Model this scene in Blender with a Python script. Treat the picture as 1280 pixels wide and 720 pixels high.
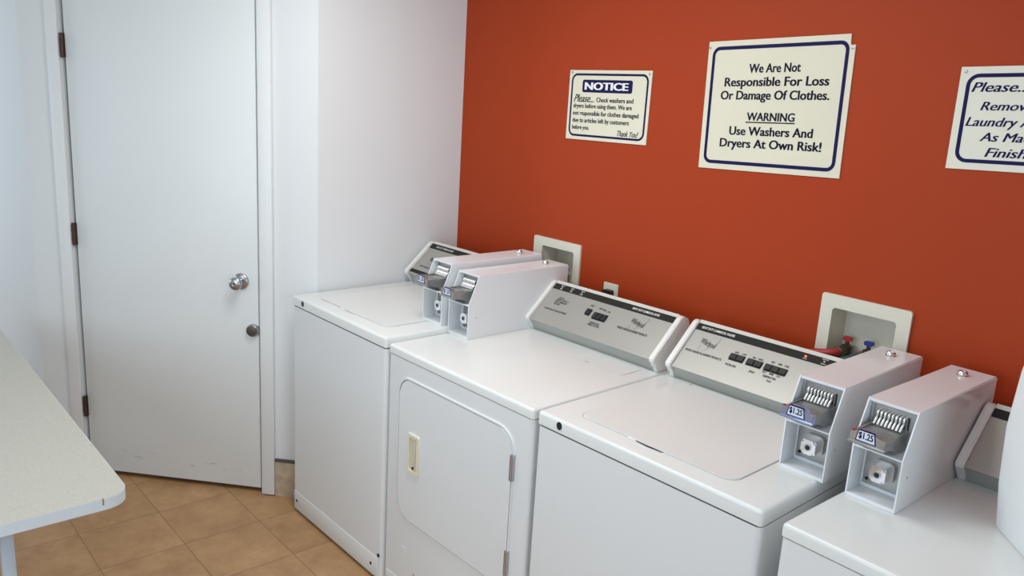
import bpy, bmesh, math, random
from mathutils import Vector, Matrix
random.seed(4)
SC = bpy.context.scene
COL = SC.collection
for o in list(bpy.data.objects): bpy.data.objects.remove(o)

# ------------------------------------------------------------------ camera
cd = bpy.data.cameras.new('camera'); cam = bpy.data.objects.new('camera', cd); COL.objects.link(cam)
cd.sensor_fit = 'HORIZONTAL'; cd.sensor_width = 36.0; cd.lens = 1013.785 / 1280 * 36.0; cd.clip_start = 0.02
Fv = Vector((-0.72643673, 0.64875474, -0.22673104)); Rv = Vector((0.65482939, 0.75354089, 0.05809128)); Uv = Vector((-0.20853811, 0.10627051, 0.97222345))
M = Matrix((Rv, Uv, -Fv)).transposed().to_4x4(); M.translation = Vector((2.88502, -2.22715, 1.71997))
cam.matrix_world = M
SC.camera = cam

# ------------------------------------------------------------------ light and exposure
SC.view_settings.view_transform = 'Standard'; SC.view_settings.look = 'None'
SC.view_settings.gamma = 1.0; SC.view_settings.use_curve_mapping = False
SC.view_settings.exposure = 0.0
w = bpy.data.worlds.new('world'); SC.world = w; w.use_nodes = True
w.node_tree.nodes['Background'].inputs[0].default_value = (0.75, 0.85, 1.0, 1)
w.node_tree.nodes['Background'].inputs[1].default_value = 0.6
def area(name, loc, target, sx, sy, power, color, spread=180):
    l = bpy.data.lights.new(name, 'AREA'); l.shape = 'RECTANGLE'; l.size = sx; l.size_y = sy
    l.energy = power; l.color = color; l.spread = math.radians(spread)
    o = bpy.data.objects.new(name, l); COL.objects.link(o); o.location = loc
    o.rotation_euler = (Vector(target) - Vector(loc)).to_track_quat('-Z', 'Y').to_euler()
    return o
area('ceiling_and_fill', (1.10, -1.10, 2.41), (1.10, -1.10, 0), 1.2, 0.4, 18.5, (0.96, 0.99, 0.97))
area('ceiling_and_fill', (1.5, -2.7, 2.41), (1.5, -2.7, 0), 1.2, 0.4, 5, (0.96, 0.99, 0.97))  # added fill for the darker left side, no known fixture here
area('daylight_and_fill', (1.8, -3.55, 1.45), (1.8, 0, 1.25), 2.0, 1.3, 26, (0.70, 0.86, 1.0))
area('daylight_and_fill', (-2.35, -3.55, 1.5), (-2.35, 0, 1.3), 1.3, 1.3, 19, (0.76, 0.89, 1.0))
area('daylight_and_fill', (4.55, -1.5, 1.3), (0, -1.5, 1.2), 1.6, 1.7, 19, (0.70, 0.86, 1.0))  # added to brighten right-facing sides; no window inferred on that wall

# ------------------------------------------------------------------ helpers
def mat(name, col, rough=0.5, metal=0.0, noise=None, bump=None, coat=0.0, emit=None, spec=0.5):
    m = bpy.data.materials.new(name); m.use_nodes = True
    nt = m.node_tree; b = nt.nodes['Principled BSDF']
    b.inputs['Base Color'].default_value = (*col, 1); b.inputs['Roughness'].default_value = rough
    b.inputs['Metallic'].default_value = metal; b.inputs['Coat Weight'].default_value = coat
    b.inputs['Specular IOR Level'].default_value = spec
    if emit: b.inputs['Emission Color'].default_value = (*emit[:3], 1); b.inputs['Emission Strength'].default_value = emit[3]
    if noise or bump: tc = nt.nodes.new('ShaderNodeTexCoord')
    if noise:
        sc, amt = noise
        n = nt.nodes.new('ShaderNodeTexNoise'); n.inputs['Scale'].default_value = sc; n.inputs['Detail'].default_value = 6
        nt.links.new(tc.outputs['Object'], n.inputs['Vector'])
        r = nt.nodes.new('ShaderNodeValToRGB'); r.color_ramp.elements[0].position = 0.3; r.color_ramp.elements[1].position = 0.7
        r.color_ramp.elements[0].color = (*[c * (1 - amt) for c in col], 1); r.color_ramp.elements[1].color = (*[min(1, c * (1 + amt)) for c in col], 1)
        nt.links.new(n.outputs['Fac'], r.inputs['Fac']); nt.links.new(r.outputs['Color'], b.inputs['Base Color'])
    if bump:
        sc, st, di = bump
        n = nt.nodes.new('ShaderNodeTexNoise'); n.inputs['Scale'].default_value = sc; n.inputs['Detail'].default_value = 3
        nt.links.new(tc.outputs['Object'], n.inputs['Vector'])
        bp = nt.nodes.new('ShaderNodeBump'); bp.inputs['Strength'].default_value = st; bp.inputs['Distance'].default_value = di
        nt.links.new(n.outputs['Fac'], bp.inputs['Height']); nt.links.new(bp.outputs['Normal'], b.inputs['Normal'])
    return m

def floor_mat():
    m = bpy.data.materials.new('beige_floor_tile'); m.use_nodes = True
    nt = m.node_tree; N = nt.nodes; L = nt.links; b = N['Principled BSDF']
    tc = N.new('ShaderNodeTexCoord'); sep = N.new('ShaderNodeSeparateXYZ'); L.new(tc.outputs['Object'], sep.inputs[0])
    def mth(op, a, bb=None):
        n = N.new('ShaderNodeMath'); n.operation = op
        for i, v in enumerate((a, bb)):
            if v is None: continue
            if isinstance(v, (int, float)): n.inputs[i].default_value = v
            else: L.new(v, n.inputs[i])
        return n.outputs[0]
    T = 0.2975
    def line(s, off):
        u = mth('DIVIDE', mth('SUBTRACT', s, off), T)
        f = mth('SUBTRACT', u, mth('FLOOR', u))
        d = mth('MINIMUM', f, mth('SUBTRACT', 1.0, f))
        return mth('LESS_THAN', d, 0.0045), mth('FLOOR', u)
    gx, ix = line(sep.outputs[0], 0.03); gy, iy = line(sep.outputs[1], -0.968)
    g = mth('MAXIMUM', gx, gy)
    cx = N.new('ShaderNodeCombineXYZ'); L.new(ix, cx.inputs[0]); L.new(iy, cx.inputs[1])
    wn = N.new('ShaderNodeTexWhiteNoise'); L.new(cx.outputs[0], wn.inputs[0])
    add = N.new('ShaderNodeVectorMath'); add.operation = 'MULTIPLY_ADD'
    L.new(wn.outputs['Color'], add.inputs[0]); add.inputs[1].default_value = (7, 7, 7); L.new(tc.outputs['Object'], add.inputs[2])
    n1 = N.new('ShaderNodeTexNoise'); n1.inputs['Scale'].default_value = 7; n1.inputs['Detail'].default_value = 8; n1.inputs['Roughness'].default_value = 0.7
    L.new(add.outputs[0], n1.inputs['Vector'])
    r = N.new('ShaderNodeValToRGB'); r.color_ramp.elements[0].position = 0.32; r.color_ramp.elements[1].position = 0.68
    r.color_ramp.elements[0].color = (0.36, 0.19, 0.085, 1); r.color_ramp.elements[1].color = (0.53, 0.315, 0.15, 1)
    L.new(n1.outputs['Fac'], r.inputs['Fac'])
    mx = N.new('ShaderNodeMix'); mx.data_type = 'RGBA'; L.new(g, mx.inputs['Factor']); L.new(r.outputs['Color'], mx.inputs[6])
    mx.inputs[7].default_value = (0.20, 0.11, 0.055, 1)
    L.new(mx.outputs[2], b.inputs['Base Color']); b.inputs['Roughness'].default_value = 0.5
    return m

def door_mat():
    # white gloss paint with a few scuffs low down
    m = mat('white_door_paint', (0.80, 0.835, 0.84), 0.42, noise=(3.0, 0.012))
    nt = m.node_tree; N = nt.nodes; L = nt.links; b = N['Principled BSDF']
    src = b.inputs['Base Color'].links[0].from_socket
    tc = N.new('ShaderNodeTexCoord'); mp = N.new('ShaderNodeMapping'); mp.inputs['Scale'].default_value = (14, 14, 60); L.new(tc.outputs['Object'], mp.inputs[0])
    n = N.new('ShaderNodeTexNoise'); n.inputs['Scale'].default_value = 1.6; n.inputs['Detail'].default_value = 4; L.new(mp.outputs[0], n.inputs['Vector'])
    sep = N.new('ShaderNodeSeparateXYZ'); L.new(tc.outputs['Object'], sep.inputs[0])
    def ramp(sock, pts):
        r = N.new('ShaderNodeValToRGB'); el = r.color_ramp.elements
        while len(el) < len(pts): el.new(0.5)
        for e, (p, v) in zip(el, pts): e.position = p; e.color = (v, v, v, 1)
        L.new(sock, r.inputs['Fac']); return r.outputs['Color']
    a = ramp(n.outputs['Fac'], [(0.60, 0), (0.66, 1)])
    z = ramp(sep.outputs[2], [(0.075, 0), (0.095, 1), (0.115, 1), (0.135, 0)])
    mu = N.new('ShaderNodeMath'); mu.operation = 'MULTIPLY'; L.new(a, mu.inputs[0]); L.new(z, mu.inputs[1])
    mu2 = N.new('ShaderNodeMath'); mu2.operation = 'MULTIPLY'; L.new(mu.outputs[0], mu2.inputs[0]); mu2.inputs[1].default_value = 0.4
    mx = N.new('ShaderNodeMix'); mx.data_type = 'RGBA'; L.new(mu2.outputs[0], mx.inputs['Factor']); L.new(src, mx.inputs[6]); mx.inputs[7].default_value = (0.3, 0.3, 0.3, 1)
    L.new(mx.outputs[2], b.inputs['Base Color'])
    return m

MT = dict(
    enamel=mat('white_enamel', (0.79, 0.805, 0.79), 0.24, noise=(2.2, 0.008)),
    front=mat('white_enamel_front', (0.78, 0.80, 0.805), 0.34, bump=(260, 0.03, 0.001)),
    boxw=mat('white_powder_coat', (0.81, 0.825, 0.84), 0.2),
    capw=mat('white_plastic', (0.82, 0.81, 0.78), 0.38),
    silver=mat('brushed_silver_panel', (0.44, 0.435, 0.40), 0.40, 0.5),
    silver2=mat('silver_trim', (0.44, 0.445, 0.42), 0.4, 0.45),
    toptrim=mat('pale_trim', (0.66, 0.65, 0.60), 0.35, 0.1),
    band=mat('charcoal_band', (0.028, 0.027, 0.025), 0.6, spec=0.15),
    ink=mat('black_print', (0.03, 0.03, 0.03), 0.6),
    inkw=mat('white_print', (0.85, 0.85, 0.83), 0.6),
    black=mat('black_plastic', (0.018, 0.018, 0.02), 0.3),
    dark=mat('dark_gap', (0.02, 0.02, 0.02), 0.8),
    chrome=mat('chrome', (0.80, 0.80, 0.82), 0.16, 1.0),
    steel=mat('dull_steel', (0.42, 0.42, 0.41), 0.38, 0.9, noise=(40, 0.12)),
    bright=mat('bright_plated_metal', (0.92, 0.91, 0.89), 0.32, 0.75),
    satin=mat('satin_nickel', (0.50, 0.50, 0.52), 0.26, 1.0),
    bronze=mat('brown_hinge', (0.075, 0.042, 0.03), 0.45, 0.5),
    cream=mat('cream_plastic', (0.80, 0.76, 0.60), 0.4),
    boxp=mat('ivory_outlet_box', (0.72, 0.69, 0.58), 0.45, noise=(5, 0.02)),
    navy=mat('navy_print', (0.013, 0.011, 0.075), 0.6, spec=0.12),
    ink2=mat('dark_navy_print', (0.010, 0.010, 0.030), 0.6, spec=0.12),
    signw=mat('ivory_sign_board', (0.74, 0.70, 0.55), 0.4, noise=(6, 0.02)),
    signw2=mat('white_sign_board', (0.76, 0.74, 0.62), 0.4, noise=(6, 0.02)),
    label=mat('pale_label', (0.70, 0.76, 0.88), 0.4),
    bezel=mat('bluish_bezel', (0.45, 0.52, 0.75), 0.25, 0.85),
    red=mat('red_rubber', (0.42, 0.035, 0.035), 0.45), teal=mat('dark_teal_rubber', (0.02, 0.075, 0.085), 0.5),
    blue=mat('blue_handle', (0.02, 0.035, 0.28), 0.4), redh=mat('red_handle', (0.45, 0.02, 0.02), 0.4),
    brass=mat('dark_brass', (0.10, 0.07, 0.045), 0.45, 0.6),
    wall=mat('white_wall_paint', (0.785, 0.81, 0.82), 0.7, bump=(90, 0.12, 0.002)),
    orange=mat('burnt_orange_wall_paint', (0.385, 0.045, 0.009), 0.55, noise=(1.5, 0.02), bump=(110, 0.22, 0.002), spec=0.2),
    ceil=mat('ceiling_paint', (0.84, 0.83, 0.81), 0.9),
    trim=mat('white_trim_paint', (0.82, 0.845, 0.85), 0.4),
    door=door_mat(),
    floor=floor_mat(),
    base=mat('beige_wall_tile', (0.50, 0.40, 0.29), 0.5, noise=(22, 0.25)),
    grout=mat('dark_grout', (0.10, 0.09, 0.08), 0.8),
    lam=mat('beige_laminate', (0.53, 0.515, 0.45), 0.42, noise=(120, 0.06)),
    edge=mat('pale_blue_edge_band', (0.70, 0.78, 0.83), 0.35),
    leg=mat('pale_blue_painted_steel', (0.52, 0.60, 0.66), 0.4),
    wood=mat('bare_chipboard', (0.38, 0.24, 0.12), 0.8),
    tub=mat('white_polyethylene', (0.83, 0.85, 0.855), 0.45),
    led=mat('lit_red_lamp', (0.6, 0.05, 0.02), 0.4, emit=(1, 0.12, 0.06, 3.0)),
    ledoff=mat('pale_lamp', (0.5, 0.48, 0.45), 0.4),
)

def link(name, bm, m, parent=None, sharp=32, loc=None):
    me = bpy.data.meshes.new(name); bmesh.ops.recalc_face_normals(bm, faces=bm.faces)
    bm.to_mesh(me); bm.free()
    me.materials.append(MT[m] if isinstance(m, str) else m)
    me.shade_smooth(); me.set_sharp_from_angle(angle=math.radians(sharp))
    o = bpy.data.objects.new(name, me); COL.objects.link(o)
    if parent is not None: o.parent = parent
    if loc: o.location = loc
    return o
def thing(name, label, cat, loc=(0, 0, 0), rz=0, group=None):
    o = bpy.data.objects.new(name, None); COL.objects.link(o); o.empty_display_size = 0.1
    o.location = loc; o.rotation_euler = (0, 0, rz); tag(o, label, cat, group); return o
def tag(o, label=None, cat=None, group=None, kind=None):
    if label: o['label'] = label
    if cat: o['category'] = cat
    if group: o['group'] = group
    if kind: o['kind'] = kind
    return o
def struct(name, bm, m, parent=None, sharp=32):
    o = link(name, bm, m, parent, sharp)
    if parent is None: o['kind'] = 'structure'
    return o
def nb(): return bmesh.new()
def box(bm, x0, x1, y0, y1, z0, z1, bev=0.0, seg=2, edges=None):
    vs = [bm.verts.new((x, y, z)) for x in (x0, x1) for y in (y0, y1) for z in (z0, z1)]
    idx = [(0, 1, 3, 2), (4, 6, 7, 5), (0, 4, 5, 1), (2, 3, 7, 6), (0, 2, 6, 4), (1, 5, 7, 3)]
    fs = [bm.faces.new([vs[i] for i in f]) for f in idx]
    if bev:
        es = {e for f in fs for e in f.edges}
        if edges: es = {e for e in es if edges(e)}
        bmesh.ops.bevel(bm, geom=list(es), offset=bev, segments=seg, affect='EDGES', profile=0.5)
    return bm
def prism(bm, pts, fn, a, b):
    """pts: outline; fn(u, v, t) -> 3-D; extruded from t=a to t=b"""
    A = [bm.verts.new(fn(u, v, a)) for u, v in pts]; B = [bm.verts.new(fn(u, v, b)) for u, v in pts]
    n = len(pts)
    bm.faces.new(A); bm.faces.new(B[::-1])
    for i in range(n): bm.faces.new((A[i], B[i], B[(i + 1) % n], A[(i + 1) % n]))
    return bm
def rr(u0, u1, v0, v1, r, seg=6):
    if not isinstance(r, (tuple, list)): r = (r,) * 4
    out = []
    for (cx, cy, a, q) in ((u1 - r[0], v1 - r[0], 0, r[0]), (u0 + r[1], v1 - r[1], 90, r[1]), (u0 + r[2], v0 + r[2], 180, r[2]), (u1 - r[3], v0 + r[3], 270, r[3])):
        if q == 0: out.append((cx, cy)); continue
        for i in range(seg + 1):
            t = math.radians(a + 90 * i / seg); out.append((cx + q * math.cos(t), cy + q * math.sin(t)))
    return out
def ring(bm, outer, inner, fn, a, b):
    """frame between two outlines with the same number of points"""
    n = len(outer)
    V = [[bm.verts.new(fn(u, v, t)) for u, v in pts] for pts in (outer, inner) for t in (a, b)]
    oa, ob, ia, ib = V
    for i in range(n):
        j = (i + 1) % n
        bm.faces.new((ob[i], ob[j], ib[j], ib[i])); bm.faces.new((oa[i], ia[i], ia[j], oa[j]))
        bm.faces.new((oa[i], oa[j], ob[j], ob[i])); bm.faces.new((ia[i], ib[i], ib[j], ia[j]))
    return bm
def lathe(bm, prof, fn, seg=24):
    """prof: (radius, height) list; fn(x, y, h)"""
    rows = []
    for r, h in prof:
        if r < 1e-6: rows.append([bm.verts.new(fn(0, 0, h))])
        else: rows.append([bm.verts.new(fn(r * math.cos(2 * math.pi * i / seg), r * math.sin(2 * math.pi * i / seg), h)) for i in range(seg)])
    for A, B in zip(rows, rows[1:]):
        for i in range(seg):
            j = (i + 1) % seg
            if len(A) == 1 and len(B) == 1: continue
            if len(A) == 1: bm.faces.new((A[0], B[i], B[j]))
            elif len(B) == 1: bm.faces.new((A[i], B[0], A[j]))
            else: bm.faces.new((A[i], B[i], B[j], A[j]))
    for R in (rows[0], rows[-1]):
        if len(R) > 1: bm.faces.new(R)
    return bm
def tube(bm, pts, r, seg=10, steps=6):
    P = [Vector(p) for p in pts]; C = []
    Q = [P[0]] + P + [P[-1]]
    for i in range(1, len(Q) - 2):
        for k in range(steps):
            t = k / steps; a, b, c, d = Q[i - 1], Q[i], Q[i + 1], Q[i + 2]
            C.append(0.5 * ((2 * b) + (-a + c) * t + (2 * a - 5 * b + 4 * c - d) * t * t + (-a + 3 * b - 3 * c + d) * t ** 3))
    C.append(P[-1]); rows = []; up = Vector((0.12, 0.2, 1)).normalized()
    for i, p in enumerate(C):
        T = (C[min(i + 1, len(C) - 1)] - C[max(i - 1, 0)]).normalized()
        s = T.cross(up).normalized(); u = s.cross(T)
        rows.append([bm.verts.new(p + r * (math.cos(2 * math.pi * k / seg) * s + math.sin(2 * math.pi * k / seg) * u)) for k in range(seg)])
    for A, B in zip(rows, rows[1:]):
        for i in range(seg): bm.faces.new((A[i], A[(i + 1) % seg], B[(i + 1) % seg], B[i]))
    bm.faces.new(rows[0]); bm.faces.new(rows[-1][::-1])
    return bm
XYZ = lambda u, v, t: (u, v, t)
def lam_xy(u, v, t): return (u, v, t)
def lam_yz(u, v, t): return (t, u, v)
def lam_xz(u, v, t): return (u, t, v)     # t along y

def text_into(bm, s, fn, u0, u1, v0, v1, bold=0.0, shear=0.0, depth=0.0004):
    """writes s so that its outline fills the box u0..u1, v0..v1 of a surface given by fn(u, v, t)"""
    c = bpy.data.curves.new('lettering', 'FONT'); c.body = s; c.size = 1; c.offset = 0.0 if shear else min(bold, 0.011); c.resolution_u = 3
    o = bpy.data.objects.new('lettering', c); COL.objects.link(o)
    dg = bpy.context.evaluated_depsgraph_get(); me = bpy.data.meshes.new_from_object(o.evaluated_get(dg))
    for v in me.vertices: v.co.x += shear * v.co.y
    xs = [v.co.x for v in me.vertices]; ys = [v.co.y for v in me.vertices]
    ax, bx, ay, by = min(xs), max(xs), min(ys), max(ys)
    sh = (0.0,) if bold < 0.012 else (0.0, bold * 0.8, bold * 1.6)      # heavy letters: repeated with a small sideways step
    for k, dx in enumerate(sh):
        vs = [bm.verts.new(fn(u0 + (v.co.x - ax + dx) / (bx - ax + sh[-1]) * (u1 - u0), v0 + (v.co.y - ay) / (by - ay) * (v1 - v0), depth + k * 0.00004)) for v in me.vertices]
        for p in me.polygons:
            try: bm.faces.new([vs[i] for i in p.vertices])
            except ValueError: pass
    bpy.data.objects.remove(o); bpy.data.meshes.remove(me); bpy.data.curves.remove(c)
    return bm
def stroke(bm, pts, fn, wdt, depth=0.0006):
    """flat pen stroke through the points of a surface"""
    P = [Vector((a, b)) for a, b in pts]; rows = []
    for i, p in enumerate(P):
        T = (P[min(i + 1, len(P) - 1)] - P[max(i - 1, 0)]).normalized(); n = Vector((-T.y, T.x)) * wdt / 2
        rows.append((bm.verts.new(fn(*(p + n), depth)), bm.verts.new(fn(*(p - n), depth))))
    for a, b in zip(rows, rows[1:]): bm.faces.new((a[0], a[1], b[1], b[0]))
    return bm

# ------------------------------------------------------------------ the room
TH = 0.84359
CX, CY = -0.003, -0.697                                   # where the short side wall turns into the angled door wall
SD = Vector((math.sin(TH), math.cos(TH), 0)); ND = Vector((math.cos(TH), -math.sin(TH), 0))
O0 = Vector((0.18423, -0.53015, 0))
def dw(s, z, t=0.0):                                      # a point of the door wall: s along it, t out of it
    p = O0 + SD * s + ND * t; return (p.x, p.y, z)
HC = 2.44
fl = nb(); box(fl, -3.2, 4.8, -3.8, 0.3, -0.05, 0.0); struct('floor', fl, 'floor')
ce = nb(); box(ce, -3.2, 4.8, -3.8, 0.3, HC, HC + 0.1); struct('ceiling', ce, 'ceil')
# burnt orange wall with two openings for the washer outlet boxes
B1 = (0.562, 0.750, 0.985, 1.163); B2 = (1.793, 1.989, 1.020, 1.192)
ow = nb(); T0, T1 = 0.0, 0.14
for (a, b, c, d) in ((-0.2, B1[0], 0, HC), (B1[0], B1[1], 0, B1[2]), (B1[0], B1[1], B1[3], HC), (B1[1], B2[0], 0, HC), (B2[0], B2[1], 0, B2[2]), (B2[0], B2[1], B2[3], HC), (B2[1], 4.8, 0, HC)):
    box(ow, a, b, T0, T1, c, d)
bmesh.ops.remove_doubles(ow, verts=ow.verts, dist=1e-5)
struct('wall_back', ow, 'orange')
# white side wall, angled door wall with its opening, and the wall running on to the left
S0, S1, DZ = -1.300, -0.487, 2.06
SL, SR = -1.478, -0.251
sw = nb(); box(sw, CX - 0.14, CX, CY + 0.0004, 0.0, 0, HC); struct('wall_side', sw, 'wall')
aw = nb()
def dbox(bm, s0, s1, t0, t1, z0, z1, bev=0.0, seg=2):
    vs0 = len(bm.verts); box(bm, s0, s1, t0, t1, z0, z1, bev, seg)
    bm.verts.ensure_lookup_table()
    for v in bm.verts[vs0:]: v.co = Vector(dw(v.co.x, v.co.z, v.co.y))
    return bm
dbox(aw, S1 + 0.0, SR, -0.12, 0, 0, HC); dbox(aw, SL, S0, -0.12, 0, 0, HC); dbox(aw, S0, S1, -0.12, 0, DZ, HC)
struct('wall_door', aw, 'wall')
lc = Vector(dw(SL, 0)); lw = nb()
# rounded outside corner then the wall facing the table
prof = [(lc.x, lc.y), (lc.x - 0.003, lc.y - 0.0025), (lc.x - 0.009, lc.y - 0.004), (-3.2, lc.y - 0.004), (-3.2, lc.y + 0.10), (lc.x - 0.05, lc.y + 0.10)]
prism(lw, prof, lam_xy, 0, HC); struct('wall_left', lw, 'wall', None, 60)
# walls behind the photographer, with window openings; the right wall's is added for light
W1 = (0.9, 3.1, 0.80, 2.10); W2 = (-2.3, -0.7, 0.45, 2.15); W3 = (-3.05, -1.65, 0.80, 2.10)
fw = nb()
for (a, b, c, d) in ((-3.2, W3[0], 0, HC), (W3[1], W1[0], 0, HC), (W1[1], 4.8, 0, HC), (W1[0], W1[1], 0, W1[2]), (W1[0], W1[1], W1[3], HC), (W3[0], W3[1], 0, W3[2]), (W3[0], W3[1], W3[3], HC)): box(fw, a, b, -3.75, -3.6, c, d)
struct('wall_front', fw, 'wall')
rw = nb()
for (a, b, c, d) in ((-3.75, W2[0], 0, HC), (W2[1], 0.14, 0, HC), (W2[0], W2[1], 0, W2[2]), (W2[0], W2[1], W2[3], HC)): box(rw, 4.6, 4.75, a, b, c, d)
struct('wall_right', rw, 'wall')
ew = nb(); box(ew, -3.2, -3.1, -3.75, lc.y, 0, HC); struct('wall_end', ew, 'wall')
for nm, ax, (a, b, c, d) in (('window_1', 0, W1), ('added_window', 1, W2), ('window_3', 0, W3)):
    f = nb()
    for (p, q, r, s) in ((a, b, c, c + 0.05), (a, b, d - 0.05, d), (a, a + 0.05, c + 0.05, d - 0.05), (b - 0.05, b, c + 0.05, d - 0.05), ((a + b) / 2 - 0.025, (a + b) / 2 + 0.025, c + 0.05, d - 0.05)):
        if ax == 0: box(f, p, q, -3.72, -3.64, r, s)
        else: box(f, 4.64, 4.72, p, q, r, s)
    struct(nm, f, 'trim')
# tiled skirting with its dark top line, right of the door
bb = nb(); dbox(bb, -0.433, SR + 0.005, 0.0, 0.008, 0.0, 0.158); struct('baseboard_door', bb, 'base')
bb = nb(); dbox(bb, -0.433, SR + 0.004, 0.0, 0.010, 0.158, 0.170); struct('trim_2', bb, 'grout')
# door casing
cs = nb()
dbox(cs, -1.352, -1.302, 0, 0.018, 0, DZ + 0.05, 0.003); dbox(cs, -0.487, -0.434, 0, 0.018, 0.006, DZ + 0.05, 0.003); dbox(cs, -1.302, -0.487, 0, 0.018, DZ, DZ + 0.05, 0.003)
dbox(cs, -1.302, -1.290, -0.12, 0.008, 0, DZ); dbox(cs, -0.496, -0.487, -0.12, 0.002, 0, DZ); dbox(cs, -1.29, -0.496, -0.12, 0.002, 2.046, DZ)
struct('trim_1', cs, 'trim')
# door
dr = nb(); dbox(dr, -1.286, -0.502, -0.040, -0.002, 0.022, 2.042, 0.0025, 2)
door = struct('door_1', dr, 'door')
tag(door, 'plain white flush door in the angled wall beside the washers', 'door')
gap = nb(); dbox(gap, -1.29, -0.496, -0.10, -0.06, 0.0, 2.046); struct('door_gap_shade', gap, 'dark')  # dark sheet behind the door, standing in for shade in its gaps
def dfn(s, z): return lambda x, y, h: dw(s + x, z + y, -0.002 + h)
k = nb(); lathe(k, [(0.034, 0), (0.034, 0.004), (0.030, 0.009), (0.014, 0.012), (0.0125, 0.028), (0.019, 0.034), (0.0265, 0.044), (0.0275, 0.052), (0.024, 0.060), (0.015, 0.0635), (0.0, 0.064)], dfn(-0.575, 0.933), 32)
kn = link('door_knob', k, 'satin', door, 50); kn['label'] = 'round brushed metal door knob'
k = nb(); lathe(k, [(0.0105, 0.0), (0.0105, 0.0655), (0.008, 0.0662), (0.007, 0.0655), (0, 0.0655)], dfn(-0.575, 0.933), 20); link('keyhole', k, 'steel', kn, 40)
k = nb(); dbox(k, -0.5765, -0.5735, 0.0630, 0.0640, 0.928, 0.938); link('key_slot', k, 'dark', kn)
k = nb(); lathe(k, [(0.027, 0), (0.027, 0.012), (0.0245, 0.018), (0.0235, 0.019), (0.0225, 0.016), (0.0, 0.0175)], dfn(-0.524, 0.731), 32)
db = link('deadbolt', k, 'satin', door, 40); db['label'] = 'round blank deadbolt cover below the knob'
k = nb(); lathe(k, [(0.0215, 0.0165), (0.0215, 0.0178), (0.019, 0.0184), (0.0, 0.0196)], dfn(-0.524, 0.731), 32)
link('deadbolt_face', k, mat('dark_bronze_disc', (0.16, 0.15, 0.14), 0.35, 0.8), db, 40)
for zc in (1.823, 1.073, 0.317):
    h = nb(); lathe(h, [(0.0062, -0.046), (0.0075, -0.044), (0.0075, 0.044), (0.0062, 0.046)], lambda x, y, hh: dw(-1.291 + x, zc + hh, 0.0075 + y), 14)
    for kz in (-0.018, 0.018): dbox(h, -1.2985, -1.2835, 0.0, 0.0145, zc + kz - 0.0008, zc + kz + 0.0008)
    dbox(h, -1.296, -1.283, -0.004, 0.002, zc - 0.045, zc + 0.045)
    hg = link('hinge', h, 'bronze', door); hg['label'] = 'dark brown butt hinge'

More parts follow.
